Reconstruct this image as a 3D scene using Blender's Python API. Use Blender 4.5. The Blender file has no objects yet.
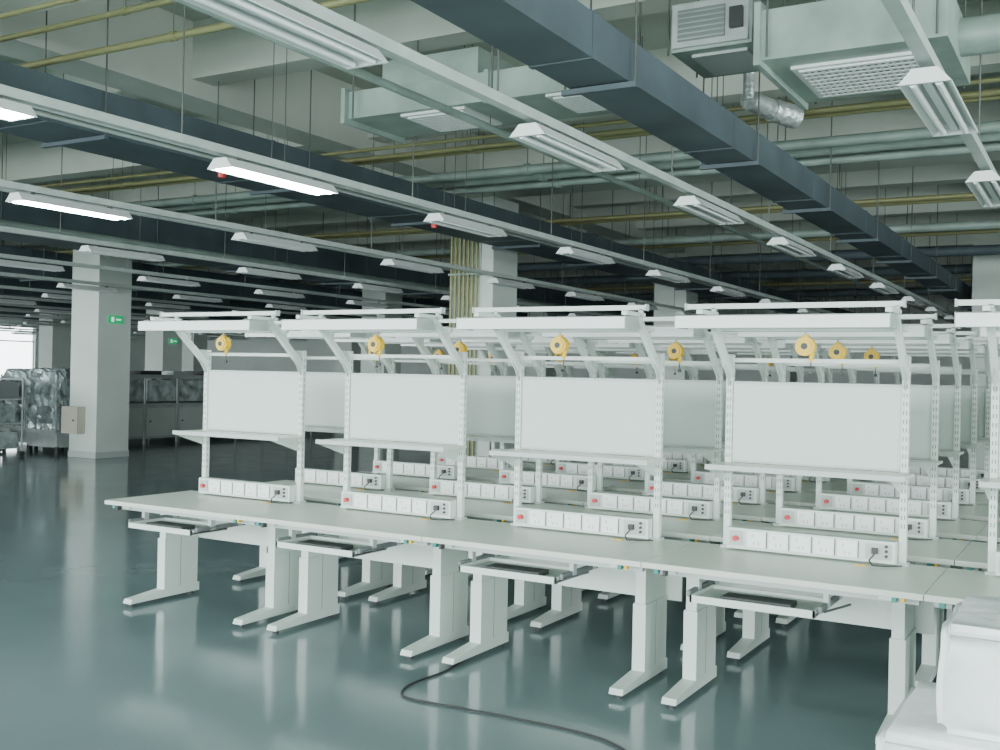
import bpy, math, random, bmesh
from mathutils import Vector, Matrix, noise
random.seed(4)
D=bpy.data; C=bpy.context
# ---------------------------------------------------------------- materials
def mat(name,col,rough=0.5,metal=0.0,noise=0.0,scale=8.0,emis=None,es=0.0,bump=0.0,bscale=40,coat=0.0,spec=0.5):
    m=D.materials.new(name); m.use_nodes=True; nt=m.node_tree; b=nt.nodes["Principled BSDF"]
    b.inputs["Roughness"].default_value=rough; b.inputs["Metallic"].default_value=metal
    b.inputs["Coat Weight"].default_value=coat; b.inputs["Specular IOR Level"].default_value=spec
    c4=(*col,1)
    b.inputs["Base Color"].default_value=c4
    tc=nt.nodes.new("ShaderNodeTexCoord")
    if noise>0:
        n=nt.nodes.new("ShaderNodeTexNoise"); n.inputs["Scale"].default_value=scale; n.inputs["Detail"].default_value=5
        r=nt.nodes.new("ShaderNodeValToRGB")
        r.color_ramp.elements[0].position=0.3; r.color_ramp.elements[1].position=0.7
        r.color_ramp.elements[0].color=(*[max(0,c*(1-noise)) for c in col],1)
        r.color_ramp.elements[1].color=(*[min(1,c*(1+noise)) for c in col],1)
        nt.links.new(tc.outputs["Object"],n.inputs["Vector"]); nt.links.new(n.outputs["Fac"],r.inputs["Fac"]); nt.links.new(r.outputs["Color"],b.inputs["Base Color"])
    if bump>0:
        n=nt.nodes.new("ShaderNodeTexNoise"); n.inputs["Scale"].default_value=bscale; n.inputs["Detail"].default_value=3
        bp=nt.nodes.new("ShaderNodeBump"); bp.inputs["Strength"].default_value=bump; bp.inputs["Distance"].default_value=0.02
        nt.links.new(tc.outputs["Object"],n.inputs["Vector"]); nt.links.new(n.outputs["Fac"],bp.inputs["Height"]); nt.links.new(bp.outputs["Normal"],b.inputs["Normal"])
    if emis: b.inputs["Emission Color"].default_value=(*emis,1); b.inputs["Emission Strength"].default_value=es
    return m
M={}
M['white']=mat("bench_white_powdercoat",(0.58,0.65,0.60),0.45,noise=0.03,scale=3)
M['top']=mat("laminate_top",(0.62,0.68,0.60),0.35,noise=0.03,scale=4)
M['edge']=mat("laminate_edge",(0.55,0.59,0.53),0.5)
M['board']=mat("panel_board",(0.50,0.575,0.535),0.4,noise=0.02,scale=2)
M['frame']=mat("grey_frame",(0.42,0.47,0.45),0.4)
M['dark']=mat("dark_plastic",(0.035,0.04,0.04),0.5)
M['slot']=mat("slot_shadow_metal",(0.16,0.18,0.18),0.6)
M['socket']=mat("socket_white",(0.80,0.84,0.83),0.3)
M['yellow']=mat("balancer_yellow",(0.74,0.46,0.012),0.4)
M['teal']=mat("clip_teal",(0.03,0.22,0.19),0.5)
M['red']=mat("button_red",(0.6,0.03,0.03),0.4)
M['tube_off']=mat("tube_off",(0.85,0.9,0.88),0.3)
M['tube_on']=mat("tube_on",(1,1,1),0.3,emis=(0.88,0.98,1.0),es=80)
M['lamp']=mat("lamp_housing",(0.70,0.75,0.73),0.4)
M['conc']=mat("ceiling_concrete",(0.44,0.49,0.42),0.85,noise=0.14,scale=0.8)
M['beam']=mat("painted_concrete",(0.54,0.59,0.52),0.8,noise=0.10,scale=1.0)
M['col']=mat("column_paint",(0.56,0.63,0.58),0.6,noise=0.05,scale=1.5)
M['wall']=mat("wall_paint",(0.55,0.60,0.57),0.7,noise=0.05,scale=1)
M['duct']=mat("duct_insulation_dark",(0.066,0.092,0.105),0.65,noise=0.2,scale=2)  # dark base colour lifted to stand in for air haze
M['galv']=mat("galvanised",(0.29,0.37,0.33),0.5,metal=0.2,noise=0.2,scale=3)
M['track']=mat("track_grey",(0.40,0.46,0.43),0.45,noise=0.1)
M['brass']=mat("pipe_olive_brass",(0.25,0.255,0.12),0.45,metal=0.2)
M['rod']=mat("rod_steel",(0.12,0.13,0.12),0.5,metal=0.5)
M['grille']=mat("grille_white",(0.70,0.75,0.73),0.5)
M['foil']=mat("foil",(0.6,0.65,0.64),0.35,metal=0.6,bump=1,bscale=20)
M['wrap']=mat("silver_wrap",(0.34,0.40,0.40),0.25,metal=0.3,noise=0.6,scale=5,bump=1,bscale=9)
M['exit']=mat("exit_green",(0.0,0.22,0.08),0.4,emis=(0.0,0.8,0.3),es=0.4)
M['exitw']=mat("exit_glyph",(0.8,1,0.9),0.4,emis=(0.6,1,0.8),es=0.8)
M['foam']=mat("white_foam_wrap",(0.76,0.80,0.81),0.65,noise=0.06,scale=6,bump=0.6,bscale=9)
M['plastic']=mat("plastic_wrap",(0.40,0.46,0.45),0.22,noise=0.6,scale=5,bump=1,bscale=7)
M['steel']=mat("brushed_steel",(0.45,0.50,0.49),0.4,metal=0.3,noise=0.1)
M['rubber']=mat("cable_rubber",(0.02,0.022,0.022),0.6)
M['beige']=mat("beige_box",(0.45,0.44,0.36),0.5)
M['wf']=mat("window_frame",(0.6,0.63,0.62),0.4)
def floor_mat():
    m=D.materials.new("epoxy_floor"); m.use_nodes=True; nt=m.node_tree; b=nt.nodes["Principled BSDF"]
    tc=nt.nodes.new("ShaderNodeTexCoord")
    n=nt.nodes.new("ShaderNodeTexNoise"); n.inputs["Scale"].default_value=0.5; n.inputs["Detail"].default_value=8
    r=nt.nodes.new("ShaderNodeValToRGB")
    r.color_ramp.elements[0].position=0.3; r.color_ramp.elements[1].position=0.72
    r.color_ramp.elements[0].color=(0.140,0.203,0.208,1); r.color_ramp.elements[1].color=(0.192,0.264,0.268,1)
    nt.links.new(tc.outputs["Object"],n.inputs["Vector"]); nt.links.new(n.outputs["Fac"],r.inputs["Fac"]); nt.links.new(r.outputs["Color"],b.inputs["Base Color"])
    n2=nt.nodes.new("ShaderNodeTexNoise"); n2.inputs["Scale"].default_value=2.2; n2.inputs["Detail"].default_value=6
    mr=nt.nodes.new("ShaderNodeMapRange"); mr.inputs["To Min"].default_value=0.06; mr.inputs["To Max"].default_value=0.20
    nt.links.new(tc.outputs["Object"],n2.inputs["Vector"]); nt.links.new(n2.outputs["Fac"],mr.inputs["Value"]); nt.links.new(mr.outputs["Result"],b.inputs["Roughness"])
    b.inputs["Specular IOR Level"].default_value=0.7
    n3=nt.nodes.new("ShaderNodeTexNoise"); n3.inputs["Scale"].default_value=1.7; n3.inputs["Detail"].default_value=2
    bp=nt.nodes.new("ShaderNodeBump"); bp.inputs["Strength"].default_value=0.12; bp.inputs["Distance"].default_value=0.02
    nt.links.new(tc.outputs["Object"],n3.inputs["Vector"]); nt.links.new(n3.outputs["Fac"],bp.inputs["Height"]); nt.links.new(bp.outputs["Normal"],b.inputs["Normal"])
    return m
M['floor']=floor_mat()
# ---------------------------------------------------------------- mesh builder
class MB:
    def __init__(s): s.v=[];s.f=[];s.m=[];s.keys=[];s.sm=[]
    def mi(s,k):
        if k not in s.keys: s.keys.append(k)
        return s.keys.index(k)
    def add(s,vs,fs,k,smooth=False):
        o=len(s.v); s.v+=[tuple(v) for v in vs]; i=s.mi(k)
        for f in fs: s.f.append(tuple(o+a for a in f)); s.m.append(i); s.sm.append(smooth)
    def box(s,x0,x1,y0,y1,z0,z1,k):
        vs=[(x0,y0,z0),(x1,y0,z0),(x1,y1,z0),(x0,y1,z0),(x0,y0,z1),(x1,y0,z1),(x1,y1,z1),(x0,y1,z1)]
        s.add(vs,[(0,3,2,1),(4,5,6,7),(0,1,5,4),(1,2,6,5),(2,3,7,6),(3,0,4,7)],k)
    def prism_x(s,x0,x1,prof,k):
        n=len(prof); vs=[(x0,y,z) for y,z in prof]+[(x1,y,z) for y,z in prof]
        fs=[tuple(range(n)),tuple(range(2*n-1,n-1,-1))]+[(i,i+n,(i+1)%n+n,(i+1)%n) for i in range(n)]
        s.add(vs,fs,k)
    def beam(s,p0,p1,w,h,k):
        p0=Vector(p0);p1=Vector(p1); d=(p1-p0); d.normalize()
        a=Vector((1,0,0)) if abs(d.x)<0.9 else Vector((0,1,0))
        c=d.cross(a).normalized(); a=c.cross(d).normalized()
        vs=[]
        for p in (p0,p1):
            for sa,sc in ((-1,-1),(1,-1),(1,1),(-1,1)): vs.append(p+a*sa*w/2+c*sc*h/2)
        s.add(vs,[(0,1,2,3),(7,6,5,4),(0,4,5,1),(1,5,6,2),(2,6,7,3),(3,7,4,0)],k)
    def cyl(s,p0,p1,r,k,n=10,r1=None):
        p0=Vector(p0);p1=Vector(p1); d=(p1-p0).normalized(); r1=r if r1 is None else r1
        a=Vector((0,0,1)) if abs(d.z)<0.9 else Vector((1,0,0))
        u=d.cross(a).normalized(); w=d.cross(u)
        vs=[p0+(u*math.cos(t)+w*math.sin(t))*r for t in [2*math.pi*i/n for i in range(n)]]
        vs+=[p1+(u*math.cos(t)+w*math.sin(t))*r1 for t in [2*math.pi*i/n for i in range(n)]]
        s.add(vs,[(i,(i+1)%n,(i+1)%n+n,i+n) for i in range(n)],k,True)
        s.add(vs,[tuple(range(n-1,-1,-1)),tuple(range(n,2*n))],k)
    def mesh(s,name):
        me=D.meshes.new(name); me.from_pydata(s.v,[],s.f)
        for k in s.keys: me.materials.append(M[k])
        for p,i,sm in zip(me.polygons,s.m,s.sm): p.material_index=i; p.use_smooth=sm
        bm=bmesh.new(); bm.from_mesh(me); bmesh.ops.recalc_face_normals(bm,faces=bm.faces); bm.to_mesh(me); bm.free()
        return me
    def obj(s,name,loc=(0,0,0),bevel=0):
        o=D.objects.new(name,s.mesh(name)); o.location=loc; C.collection.objects.link(o)
        if bevel:
            b=o.modifiers.new("bevel","BEVEL"); b.width=bevel; b.segments=2; b.limit_method='ANGLE'
        return o
# ---------------------------------------------------------------- room
XL,XR,YB,YF,ZC=-45.0,9.0,-9.0,40.0,5.2
m=MB(); m.box(XL,XR,YB,YF,-0.2,0,'floor'); m.obj("floor")
m=MB(); m.box(XL,XR,YB,YF,ZC,ZC+0.2,'conc'); m.obj("ceiling")
def wall_windows(name,axis,pos,th,a0,a1,wins,z0,z1):
    m=MB()
    def bx(s0,s1,za,zb,k='wall'):
        if axis=='x': m.box(pos,pos+th,s0,s1,za,zb,k)
        else: m.box(s0,s1,pos,pos+th,za,zb,k)
    bx(a0,a1,0,z0); bx(a0,a1,z1,ZC)
    cur=a0
    for (s0,s1) in wins:
        if s0>cur: bx(cur,s0,z0,z1)
        cur=s1
    if cur<a1: bx(cur,a1,z0,z1)
    m.obj(name)
    for i,(s0,s1) in enumerate(wins):
        w=MB(); t=0.06; n=4
        def fb(p0,p1,za,zb):
            if axis=='x': w.box(pos+0.05,pos+0.12,p0,p1,za,zb,'wf')
            else: w.box(p0,p1,pos+0.05,pos+0.12,za,zb,'wf')
        fb(s0,s1,z0,z0+t); fb(s0,s1,z1-t,z1); fb(s0,s1,z1-0.8,z1-0.8+t)
        for j in range(n+1):
            p=s0+(s1-s0-t)*j/n; fb(p,p+t,z0+t,z1-t)
        w.obj("window_%d"%wall_windows.n); wall_windows.n+=1
wall_windows.n=1
backw=[(-43+i*6.4,-43+i*6.4+5.4) for i in range(8)]  # unseen windows, added to let sky light in from behind
wall_windows("wall_back",'y',YB-0.2,0.2,XL,XR,backw,0.9,3.9)
rightw=[(-8+i*6.4,-8+i*6.4+5.4) for i in range(3)]  # unseen windows, added for light; none further back, so the far end stays dark
wall_windows("wall_right",'x',XR,0.2,YB,YF,rightw,0.9,3.9)
leftw=[(1,6.4),(8.4,13.8),(16,22.5),(24,32.6)]
wall_windows("wall_left",'x',XL-0.2,0.2,YB,YF,leftw,0.9,3.6)
m=MB(); m.box(XL,XR,YF,YF+0.2,0,ZC,'wall'); m.obj("wall_far")
# ---------------------------------------------------------------- columns and beams
cols=[(-8.385,13.9),(-16.43,13.3),(-8.385,22.2),(-1.9,22.1),(-16.43,22.1),(-24.5,22.1),(-32.6,24.4),(-24.5,13.4),(-32.6,13.4),(-8.385,31),(-16.4,31),(-24.5,31),(-32.6,31),(-0.2,31)]
for (x,y) in cols:
    m=MB(); s=0.375
    m.box(x-s,x+s,y-s,y+s,0.0,4.38,'col'); m.box(x-s-0.012,x+s+0.012,y-s-0.012,y+s+0.012,0.0,0.12,'frame')
    m.obj("concrete_column",bevel=0.01)
MAINY=(-3.8,4.8,13.45,22.1,31.0); SECY=(-1,1.9,7.7,10.6,16.3,19.2,25,28,34,37); CRX=(-40.7,-32.6,-24.5,-16.4,-8.3,-0.2)
for y in MAINY:
    m=MB(); m.box(XL,XR,y-0.3,y+0.3,4.38,ZC,'beam'); m.obj("ceiling_beam_main")
for y in SECY:
    m=MB(); m.box(XL,XR,y-0.15,y+0.15,4.62,ZC,'beam'); m.obj("ceiling_beam_secondary")
for x in CRX:
    m=MB(); m.box(x-0.25,x+0.25,YB,YF,4.45,ZC,'beam'); m.obj("ceiling_beam_cross")
# hanger rods: each stops at the first thing above it
RODS=MB()
OBST=[(-2.87,-2.48,-6,36,3.45),(-7.8,-7.1,-6,36,3.58),(-5.44,-2.9,6.7,7.55,3.72),(-1.99,-0.85,6.55,7.8,3.70),(-2.75,-2.1,6.8,7.75,3.98)]
OBST+=[(x-0.5,x+0.5,-6,38,3.4) for x in (-12.6,-18.2,-23.5,-29,-35)]
def rod(x,y,z,r=0.006,n=5):
    top=ZC
    for yy in MAINY:
        if abs(y-yy)<0.3: top=min(top,4.38)
    for yy in SECY:
        if abs(y-yy)<0.15: top=min(top,4.62)
    for xx in CRX:
        if abs(x-xx)<0.25: top=min(top,4.45)
    for a,b,c,d,zz in OBST:
        if a-0.01<x<b+0.01 and c-0.01<y<d+0.01 and z<zz: top=min(top,zz)
    if top>z+0.02: RODS.cyl((x,y,z),(x,y,top),r,'rod',n)
# ---------------------------------------------------------------- light runs
def light_run(x,y0,n0,n1,lit=()):
    m=MB(); S=2.604
    ya=y0+S*n0-1.2; yb=y0+S*n1+1.2
    m.box(x-0.032,x+0.032,ya,yb,3.155,3.21,'track')
    for n in range(n0,n1+1):
        y=y0+S*n; L=0.55
        prof=[(-0.115,3.062),(-0.110,3.058),(-0.045,3.12),(0.045,3.12),(0.110,3.058),(0.115,3.062),(0.055,3.127),(-0.055,3.127)]
        vs=[(x+a,y-L,z) for a,z in prof]+[(x+a,y+L,z) for a,z in prof]; k=8
        m.add(vs,[(i,i+k,(i+1)%k+k,(i+1)%k) for i in range(k)],'lamp')
        for yy in (y-L-0.015,y+L):
            vs=[(x+a,b,z) for b in (yy,yy+0.015) for a,z in ((-0.115,3.058),(0.115,3.058),(0.055,3.127),(-0.055,3.127))]
            m.add(vs,[(0,1,2,3),(7,6,5,4),(0,4,5,1),(1,5,6,2),(2,6,7,3),(3,7,4,0)],'lamp')
        m.box(x-0.018,x+0.018,y-L,y+L,3.075,3.12,'lamp')
        t='tube_on' if n in lit else 'tube_off'
        for dx in (-0.055,0.055): m.cyl((x+dx,y-L+0.02,3.066),(x+dx,y+L-0.02,3.066),0.016,t,8)
        for dy in (-0.4,0.4): m.box(x-0.015,x+0.015,y+dy-0.02,y+dy+0.02,3.12,3.16,'rod')
        rod(x,y-0.9,3.212)
    return m.obj("fluorescent_light_run")
light_run(1.5,4.6,-4,11,())  # unseen unlit run, added for its shadows
light_run(-0.744,5.606,-4,11,())
light_run(-2.874,3.158,-3,12,())
light_run(-5.224,5.726,-4,11,(-1,0,-3))
light_run(-7.879,6.045,-4,11,(0,-1,-2))
rx=-10.5; i=0
while rx>-42:
    light_run(rx,6.2+(i%3)*0.5,-4,11,(-2,) if i%2 else ()); rx-=2.6; i+=1
# ---------------------------------------------------------------- ducts along Y
def yduct(x0,x1,z0,z1,ya,yb,k='duct',name="insulated_air_duct"):
    m=MB(); m.box(x0,x1,ya,yb,z0,z1,k)
    y=ya+1.2
    while y<yb:
        m.box(x0-0.006,x1+0.006,y,y+0.05,z0-0.006,z1+0.006,k)
        for xx in (x0-0.035,x1+0.035): rod(xx,y+0.52,z0-0.006,0.007)
        m.box(x0-0.05,x1+0.05,y+0.5,y+0.54,z0-0.04,z0-0.007,'duct')
        y+=2.5
    m.obj(name)
yduct(-2.87,-2.48,3.45,3.70,-6,36)
yduct(-7.8,-7.1,3.58,3.94,-6,36)
for x in (-12.6,-18.2,-23.5,-29,-35): yduct(x-0.5,x+0.5,3.4,3.9,-6,38)  # extra dark ducts, added to darken the far ceiling
def grille(m,cx,cy,w,h,z):
    m.box(cx-w/2,cx+w/2,cy-h/2,cy+h/2,z-0.02,z,'grille')
    m.box(cx-w/2+0.05,cx+w/2-0.05,cy-h/2+0.05,cy+h/2-0.05,z-0.024,z-0.018,'slot')
    n=9
    for i in range(n):
        y=cy-h/2+0.06+(h-0.12)*i/(n-1); m.box(cx-w/2+0.04,cx+w/2-0.04,y-0.014,y+0.014,z-0.032,z-0.02,'grille')
    for i in range(17):
        x=cx-w/2+0.05+(w-0.1)*i/16; m.box(x-0.009,x+0.009,cy-h/2+0.04,cy+h/2-0.04,z-0.030,z-0.02,'grille')
m=MB(); m.box(-5.4,-2.9,6.75,7.5,3.76,3.98,'galv'); m.box(-5.44,-5.4,6.7,7.55,3.72,4.0,'galv'); m.box(-4.1,-4.06,6.72,7.53,3.74,3.99,'galv')
m.box(-5.1,-4.2,6.8,7.45,3.98,4.2,'galv')
grille(m,-4.62,7.10,0.60,0.58,3.76); grille(m,-3.33,7.05,0.54,0.54,3.76)
for x in (-5.3,-4.0,-3.2):
    for y in (6.68,7.57): rod(x,y,3.74,0.008)
m.obj("air_supply_duct")
m=MB(); m.box(-1.95,-0.85,6.6,7.75,3.74,4.06,'galv'); grille(m,-1.42,7.2,0.80,0.78,3.74)
m.box(-1.99,-1.95,6.55,7.8,3.7,4.1,'galv')
m.cyl((-0.85,7.2,3.9),(0.5,7.2,3.9),0.12,'galv',14)
for x in (-1.9,-0.9):
    for y in (6.53,7.82): rod(x,y,3.74,0.008)
m.obj("air_return_duct")
m=MB(); m.box(-2.72,-2.14,7.0,7.7,4.0,4.34,'galv'); m.box(-2.70,-2.16,6.97,7.0,4.02,4.32,'steel'); m.box(-2.66,-2.32,6.962,6.971,4.06,4.28,'slot')
for i in range(6): m.box(-2.66,-2.32,6.955,6.965,4.07+i*0.036,4.08+i*0.036,'galv')
m.box(-2.28,-2.19,6.93,6.972,4.10,4.24,'dark'); m.cyl((-2.14,7.4,4.15),(-2.03,7.4,4.15),0.09,'foil',14); m.box(-2.6,-2.2,7.1,7.6,3.98,4.0,'frame')
for x in (-2.76,-2.10):
    for y in (7.05,7.65): rod(x,y,4.0,0.008)
m.obj("fan_coil_unit")
m=MB(); m.cyl((-2.65,8.62,4.05),(-2.55,8.95,4.03),0.085,'foil',14); m.cyl((-2.55,8.95,4.03),(-2.4,9.18,4.0),0.10,'foil',14); m.cyl((-2.65,8.62,4.05),(-2.65,8.62,ZC),0.05,'foil',12); m.obj("foil_flexible_duct")
def xpipe(y,z,r,k,x0=-42,x1=8,name="overhead_pipe"):
    m=MB(); m.cyl((x0,y,z),(x1,y,z),r,k,10)
    x=x0+1
    while x<x1:
        rod(x,y,z+r*1.31,0.005,4); m.cyl((x-0.03,y,z),(x+0.03,y,z),r*1.3,k,10); x+=2.7
    m.obj(name)
for y,z,r,k in [(5.35,4.1,.028,'brass'),(4.92,4.15,.022,'brass'),(4.5,4.10,.018,'brass'),
                (9.43,4.10,.028,'brass'),(9.60,4.10,.022,'brass'),(9.28,4.16,.020,'brass'),
                (10.7,4.10,.055,'galv'),(11.1,4.12,.072,'galv'),(11.5,4.08,.05,'galv'),
                (14.7,4.1,.034,'brass'),(14.45,4.1,.034,'brass'),(14.95,4.15,.022,'brass'),
                (17.2,4.1,.07,'galv'),(17.9,4.1,.04,'brass'),(20,4.05,.09,'duct'),(20.9,4.1,.04,'brass'),(23.6,4.1,.10,'duct'),(26,4.1,.05,'brass'),(29,4.1,.10,'duct')]:
    xpipe(y,z,r,k)
for x,z,r,k in [(-6.3,3.45,.018,'track'),(-6.45,3.45,.018,'track'),(-4.2,3.62,.03,'galv'),(-9.3,3.4,.025,'track'),(-11.6,3.4,.05,'galv')]:
    m=MB(); m.cyl((x,-6,z),(x,36,z),r,k,10)
    for y in range(-5,36,3): rod(x,y,z+r,0.005,4)
    m.obj("overhead_conduit")
for (x,y) in [(-6.45,6.4),(-6.45,9.6)]:
    m=MB(); m.cyl((x,y,3.43),(x,y,3.36),0.012,'galv',8); m.cyl((x,y,3.36),(x,y,3.30),0.04,'red',12,r1=0.03); m.obj("fire_detector")
m=MB()
for i in range(7):
    x=-8.72+i*0.075; m.cyl((x,13.475,0.0),(x,13.475,4.3),0.022,'brass',10)
for z in (1.0,2.2,3.2,4.0): m.box(-8.76,-8.2,13.445,13.523,z,z+0.03,'galv')
m.obj("riser_conduits")
RODS.obj("ceiling_hanger_rods")
def exit_sign(x,y,z,rot=0):
    m=MB(); m.box(0,0.03,-0.16,0.16,-0.075,0.075,'exit'); m.box(0.03,0.034,-0.11,-0.05,-0.045,0.045,'exitw'); m.box(0.03,0.034,0.0,0.11,-0.012,0.015,'exitw')
    o=m.obj("exit_sign",(x,y,z)); o.rotation_euler[2]=rot
exit_sign(-16.05,13.3,2.58); exit_sign(-24.12,22.1,2.5); exit_sign(-16.05,22.1,2.6)
m=MB(); m.box(-0.22,0.22,-0.18,0,0,0.5,'beige'); m.box(-0.19,0.19,-0.19,-0.18,0.03,0.47,'beige'); m.cyl((0.13,-0.2,0.25),(0.13,-0.19,0.25),0.02,'dark'); m.obj("electrical_box",(-16.57,12.92,0.45),0.008)
# ---------------------------------------------------------------- workbench
def bench_mesh():
    m=MB(); W=1.346
    m.box(0,W,0,0.80,0.732,0.760,'top'); m.box(0,W,-0.003,0.0,0.732,0.758,'edge')
    m.box(0.03,W-0.03,0.10,0.14,0.69,0.732,'frame'); m.box(0.03,W-0.03,0.70,0.74,0.69,0.732,'frame')
    m.box(0.05,W-0.05,0.745,0.757,0.42,0.70,'white')
    for cx in (0.121,1.176):
        m.box(cx-0.03,cx+0.03,0.42,0.72,0.40,0.70,'white')
        m.box(cx-0.038,cx+0.038,0.41,0.73,0.06,0.45,'white')
        m.box(cx-0.0385,cx+0.0385,0.56,0.565,0.07,0.449,'slot')
        m.prism_x(cx-0.035,cx+0.035,[(0.08,0.732),(0.76,0.732),(0.76,0.67),(0.35,0.67),(0.08,0.70)],'white')
        m.prism_x(cx-0.04,cx+0.04,[(0.105,0.025),(0.75,0.025),(0.75,0.085),(0.45,0.085),(0.12,0.055)],'white')
        for yy in (0.15,0.70): m.cyl((cx,yy,0.0),(cx,yy,0.03),0.022,'dark',10)
    m.box(0.27,0.88,-0.02,0.30,0.600,0.612,'white')
    for a in ((0.27,0.88,-0.03,-0.018),(0.27,0.88,0.29,0.302)): m.box(a[0],a[1],a[2],a[3],0.595,0.630,'white')
    for a in ((0.27,0.282),(0.868,0.88)): m.box(a[0],a[1],-0.03,0.30,0.595,0.630,'white')
    m.box(0.42,0.76,0.0,0.12,0.613,0.638,'dark')
    for x in (0.245,0.887):
        m.box(x,x+0.018,0.0,0.45,0.615,0.645,'slot'); m.box(x-0.004,x+0.022,0.12,0.16,0.615,0.70,'frame'); m.box(x-0.004,x+0.022,0.38,0.42,0.615,0.735,'frame')
    m.cyl((0.91,0.02,0.62),(1.02,0.08,0.66),0.006,'dark',6)
    for cx in (0.209,1.14):
        m.box(cx-0.018,cx+0.018,0.724,0.760,0.700,1.84,'white')
        z=0.95
        while z<1.80:
            m.box(cx-0.010,cx-0.005,0.7232,0.7245,z,z+0.022,'slot'); m.box(cx+0.005,cx+0.010,0.7232,0.7245,z,z+0.022,'slot')
            m.box(cx+0.0178,cx+0.0188,0.739,0.745,z,z+0.022,'slot'); z+=0.045
        m.beam((cx,0.742,1.72),(cx,0.38,2.035),0.032,0.040,'white')
        m.prism_x(cx-0.004,cx+0.004,[(0.724,1.84),(0.724,1.66),(0.60,1.84)],'frame')
        m.box(cx-0.016,cx+0.016,0.20,0.46,2.035,2.058,'white')
        m.box(cx-0.03,cx+0.03,0.71,0.775,0.760,0.775,'frame')
    x0,x1=0.083,1.145
    m.prism_x(x0,x1,[(0.19,1.962),(0.19,2.024),(0.21,2.030),(0.36,2.034),(0.38,2.02),(0.38,1.99),(0.35,1.985),(0.35,1.995),(0.205,1.995),(0.205,1.962)],'lamp')
    for x in (x0-0.004,x1): m.box(x,x+0.004,0.19,0.38,1.962,2.030,'frame')
    for yy in (0.25,0.31): m.cyl((x0+0.03,yy,1.978),(x1-0.03,yy,1.978),0.013,'tube_off',8)
    m.box(0.06,1.17,0.42,0.445,2.075,2.102,'white'); m.box(0.052,0.06,0.41,0.455,2.07,2.107,'frame'); m.box(1.17,1.178,0.41,0.455,2.07,2.107,'frame')
    for cx in (0.209,1.14): m.box(cx-0.012,cx+0.012,0.42,0.445,2.05,2.08,'frame')
    m.box(0.18,1.17,0.535,0.560,1.960,1.983,'white'); m.box(0.18,1.17,0.545,0.550,1.958,1.961,'slot')
    for cx in (0.209,1.14): m.box(cx-0.010,cx+0.010,0.54,0.56,1.90,1.96,'white')
    m.box(0.22,1.13,0.73,0.755,1.797,1.820,'white')
    m.box(0.229,1.12,0.735,0.75,1.248,1.681,'board')
    for a in ((0.229,1.12,1.240,1.252),(0.229,1.12,1.676,1.690)): m.box(a[0],a[1],0.730,0.755,a[2],a[3],'frame')
    m.box(0.17,1.19,0.455,0.722,1.225,1.238,'top'); m.box(0.17,1.19,0.447,0.457,1.214,1.242,'frame')
    for cx in (0.209,1.14): m.prism_x(cx-0.022,cx-0.018,[(0.722,1.225),(0.722,1.13),(0.46,1.21),(0.46,1.225)],'white')
    m.box(0.232,1.118,0.655,0.722,0.772,0.885,'white')
    for x in [0.40,0.52,0.64,0.76,0.88]:
        m.box(x-0.052,x+0.052,0.648,0.656,0.788,0.874,'socket')
        for dx,dz in ((-0.022,0.02),(-0.012,-0.02),(0.012,-0.02)): m.box(x+dx-0.003,x+dx+0.003,0.6470,0.6485,0.83+dz-0.008,0.83+dz+0.008,'frame')
        m.box(x+0.0525,x+0.0585,0.6535,0.6555,0.788,0.874,'slot')
    m.box(0.25,0.325,0.649,0.656,0.79,0.87,'frame'); m.cyl((0.288,0.655,0.83),(0.288,0.625,0.83),0.015,'red',12)
    m.box(0.97,1.10,0.65,0.656,0.79,0.87,'frame')
    m.box(1.005,1.035,0.625,0.655,0.82,0.85,'dark')
    for z in (0.81,0.835,0.86): m.cyl((1.075,0.656,z),(1.075,0.64,z),0.008,'dark',8)
    pts=[(1.02,0.63,0.82),(1.0,0.60,0.79),(1.02,0.58,0.768),(1.08,0.60,0.768),(1.15,0.66,0.768)]
    for a,b in zip(pts,pts[1:]): m.cyl(a,b,0.004,'dark',6)
    m.box(0.06,0.085,0.015,0.045,0.705,0.732,'teal'); m.box(0.115,0.13,0.0,0.04,0.70,0.732,'dark'); m.box(1.21,1.232,0.015,0.045,0.705,0.732,'teal'); m.box(1.25,1.265,0.01,0.04,0.71,0.732,'yellow')
    m.box(0.191,0.227,0.7215,0.7235,1.20,1.218,'yellow'); m.box(0.93,0.99,0.58,0.62,0.760,0.764,'yellow')
    return m.mesh("workbench")
def balancer_mesh():
    m=MB(); bx=by=0; bz=-0.077
    m.cyl((bx,by-0.026,bz),(bx,by+0.026,bz),0.050,'yellow',24); m.cyl((bx,by-0.034,bz),(bx,by-0.026,bz),0.038,'yellow',20)
    m.cyl((bx,by-0.038,bz),(bx,by-0.034,bz),0.017,'dark',14)
    m.cyl((bx,by,bz+0.045),(bx,by,0.0),0.007,'frame',8); m.cyl((bx+0.032,by,bz-0.03),(bx+0.028,by,bz-0.08),0.016,'yellow',10,r1=0.009)
    m.box(bx-0.014,bx+0.014,by-0.014,by+0.014,bz+0.045,bz+0.062,'yellow')
    m.cyl((bx+0.028,by,bz-0.08),(bx+0.028,by,bz-0.12),0.003,'dark',6); m.box(bx+0.018,bx+0.038,by-0.008,by+0.008,bz-0.14,bz-0.12,'dark')
    return m.mesh("spring_balancer")
bm_=bench_mesh(); bl_=balancer_mesh()
bxo={(0,0):.56,(0,1):.58,(0,2):.58,(0,3):.67,(1,0):None,(1,1):.55,(1,3):.6,(1,2):0.9}
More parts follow.
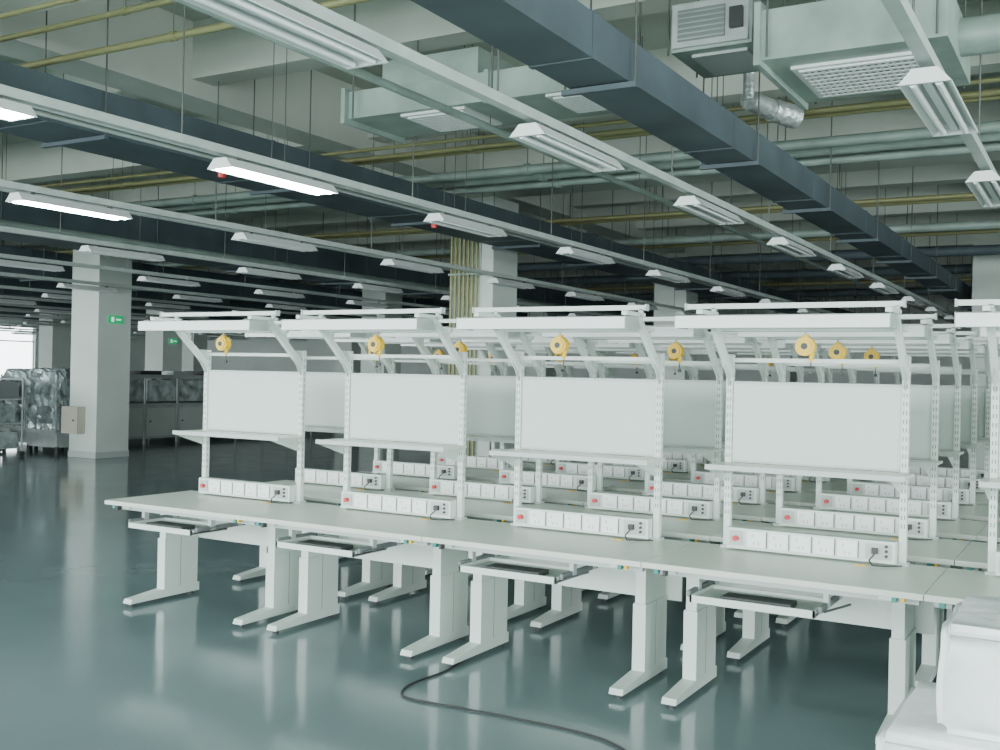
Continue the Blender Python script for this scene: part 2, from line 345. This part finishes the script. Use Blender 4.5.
for r in range(6):
    for k in range(5):
        o=D.objects.new("workbench",bm_); o.location=(-6.092+1.35*k,4.993+1.073*r,0); C.collection.objects.link(o)
        b=o.modifiers.new("bevel","BEVEL"); b.width=0.0018; b.segments=1; b.limit_method='ANGLE'
        px=bxo[(r,k)] if (r,k) in bxo else random.choice([0.3,0.6,None,None,None])
        if px:
            s=D.objects.new("spring_balancer",bl_); s.parent=o; s.location=(px,0.548,1.958); C.collection.objects.link(s)
# ---------------------------------------------------------------- foam stack
def lump(name,x0,x1,y0,y1,z0,z1,seed,k='foam',amp=0.012,fr=7,bev=0.03,cuts=5,smooth=True):
    bm=bmesh.new(); bmesh.ops.create_cube(bm,size=1)
    for v in bm.verts: v.co=Vector(((x0+x1)/2+v.co.x*(x1-x0),(y0+y1)/2+v.co.y*(y1-y0),(z0+z1)/2+v.co.z*(z1-z0)))
    bmesh.ops.bevel(bm,geom=bm.edges[:],offset=bev,segments=3,affect='EDGES')
    bmesh.ops.subdivide_edges(bm,edges=bm.edges[:],cuts=cuts,use_grid_fill=True)
    bm.normal_update()
    for v in bm.verts:
        if v.co.z>z0+0.02: v.co+=v.normal*amp*noise.noise(v.co*fr+Vector((seed,0,0)))
    me=D.meshes.new(name); bm.to_mesh(me); bm.free(); me.materials.append(M[k])
    for p in me.polygons: p.use_smooth=smooth
    o=D.objects.new(name,me); C.collection.objects.link(o); return o
lump("foam_packing_block",-0.64,0.55,3.66,4.45,0.0,0.262,1,amp=0.008)
lump("foam_packing_block",-0.65,0.5,3.66,4.42,0.27,0.535,2,amp=0.008)
lump("foam_packing_block",-0.47,0.45,3.72,4.35,0.545,0.910,3,amp=0.016,fr=6)
# ---------------------------------------------------------------- floor cable
cu=D.curves.new("floor_cable",'CURVE'); cu.dimensions='3D'; cu.bevel_depth=0.006; cu.bevel_resolution=3
sp=cu.splines.new('NURBS'); P=[(-3.35,5.6),(-3.28,5.3),(-3.22,5.0),(-3.27,4.7),(-3.18,4.48),(-2.9,4.5),(-2.6,4.52),(-2.1,4.53),(-1.85,4.42),(-1.5,4.1),(-1.2,3.5)]
sp.points.add(len(P)-1)
for p,(x,y) in zip(sp.points,P): p.co=(x,y,0.007,1)
sp.order_u=3; sp.use_endpoint_u=True
o=D.objects.new("floor_cable",cu); cu.materials.append(M['rubber']); C.collection.objects.link(o)
# ---------------------------------------------------------------- background machines
def line_machine(x,y,L):
    m=MB()
    m.box(x-0.45,x+0.45,y,y+L,0.12,0.85,'steel'); n=int(L/0.9)
    for i in range(n+1):
        yy=y+L*i/n
        for sx in (-0.45,0.45): m.box(x+sx-0.02,x+sx+0.02,yy-0.02,yy+0.02,0,1.5,'steel')
        if i<n:
            m.box(x+0.45,x+0.462,yy+0.06,yy+L/n-0.06,0.18,0.80,'wall'); m.cyl((x+0.462,yy+0.15,0.5),(x+0.475,yy+0.15,0.5),0.02,'dark')
            m.box(x+0.44,x+0.447,yy+0.06,yy+L/n-0.06,0.95,1.42,'plastic')
    m.box(x-0.48,x+0.48,y,y+L,1.46,1.54,'steel'); m.box(x-0.48,x+0.50,y,y+L,0.85,0.9,'frame')
    for i in range(n): m.box(x-0.2,x+0.2,y+i*L/n+0.1,y+(i+1)*L/n-0.25,1.54,1.62,'dark' if i%2 else 'steel')
    m.obj("production_line_machine")
line_machine(-18.9,15.2,7.5); line_machine(-21.5,15.5,8); line_machine(-12.5,24,8); line_machine(-27,25,8)
def trolley(x,y,s):
    m=MB(); w,d,h=0.9,0.65,1.45; rnd=random.Random(s)
    for sx in (0,w):
        for sy in (0,d): m.cyl((x+sx,y+sy,0.1),(x+sx,y+sy,h),0.018,'steel',8); m.cyl((x+sx-0.015,y+sy,0.05),(x+sx+0.015,y+sy,0.05),0.05,'dark',12)
    for z in (0.15,0.6,1.05): m.box(x,x+w,y,y+d,z,z+0.025,'steel')
    for z in (1.43,):
        m.cyl((x,y,z),(x+w,y,z),0.018,'steel',8); m.cyl((x,y+d,z),(x+w,y+d,z),0.018,'steel',8)
    for z in (0.175,0.625,1.075):
        xx=x+0.03
        while xx<x+w-0.15:
            ww=rnd.uniform(0.14,0.3); ww=min(ww,x+w-0.02-xx); hh=rnd.uniform(0.25,0.40)
            kk=rnd.choice(['plastic','wrap','wall','steel','slot'])
            m.prism_x(xx,xx+ww-0.02,[(y+0.04,z),(y+d-0.04,z),(y+d-0.06,z+hh*0.9),(y+d/2,z+hh),(y+0.06,z+hh*0.85)],kk); xx+=ww
    m.obj("wrapped_parts_trolley",bevel=0.01)
for i,(x,y) in enumerate([(-18.35,11.75),(-19.5,12.1),(-20.7,12.4),(-21.9,13.2),(-20.5,11.2),(-22.8,12.2)]): trolley(x,y,i)
def wrapped(x,y,w,d,h,s):
    e=D.objects.new("foil_wrapped_machine",None); e.location=(x,y,0); C.collection.objects.link(e)
    b=lump("wrap_body",0.02,w-0.02,0.02,d-0.02,0.42,h,s,'wrap',0.09,8,0.05,9,False); b.parent=e
    m=MB(); m.box(0.05,w-0.05,0.05,d-0.05,0.12,0.43,'steel')
    for sx in (0.08,w-0.08):
        for sy in (0.08,d-0.08): m.cyl((sx,sy,0.0),(sx,sy,0.14),0.04,'dark',10)
    m.box(0.02,w-0.02,0.0,0.03,0.40,0.46,'frame')
    for sx in (0.04,w-0.04): m.box(sx-0.015,sx+0.015,0.0,0.03,0.4,h-0.1,'steel')
    f=m.obj("wrap_base"); f.parent=e
wrapped(-18.4,13.1,1.0,0.8,1.62,5); wrapped(-19.75,13.5,1.0,0.9,1.6,8); wrapped(-17.95,10.2,1.2,0.8,1.2,11)
# ---------------------------------------------------------------- lighting
w=D.worlds.new("World"); C.scene.world=w; w.use_nodes=True
w.node_tree.nodes["Background"].inputs[0].default_value=(0.88,0.97,1.0,1); w.node_tree.nodes["Background"].inputs[1].default_value=7.0
def area(name,loc,rot,sx,sy,P):
    l=D.lights.new(name,'AREA'); l.shape='RECTANGLE'; l.size=sx; l.size_y=sy; l.energy=P; l.color=(0.90,0.985,0.985)
    o=D.objects.new(name,l); o.location=loc; o.rotation_euler=rot; C.collection.objects.link(o)
for s0,s1 in backw: area("window_daylight",((s0+s1)/2,YB+0.05,2.4),(math.radians(90),0,0),5.2,2.9,870)  # fill lamps added inside the unseen back windows, for flat front light
for s0,s1 in rightw: area("window_daylight",(XR-0.05,(s0+s1)/2,2.4),(math.radians(90),0,math.radians(90)),5.2,2.9,480)  # same added fill lamps, at the unseen right windows
# ---------------------------------------------------------------- camera
yaw,pitch,roll=0.526,0.0,0.021
fw=Vector((-math.sin(yaw),math.cos(yaw),0)); r=Vector((math.cos(yaw),math.sin(yaw),0)); u=Vector((0,0,1))
cx=r*math.cos(roll)+u*math.sin(roll); cy=-r*math.sin(roll)+u*math.cos(roll)
cam=D.cameras.new("camera"); cam.sensor_width=36; cam.lens=36*1.048; cam.clip_end=200; cam.clip_start=0.05
co=D.objects.new("camera",cam); C.collection.objects.link(co)
mw=Matrix.Identity(4)
for i in range(3): mw[i][0]=cx[i]; mw[i][1]=cy[i]; mw[i][2]=-fw[i]
mw[0][3],mw[1][3],mw[2][3]=0,0,1.698
co.matrix_world=mw
C.scene.camera=co
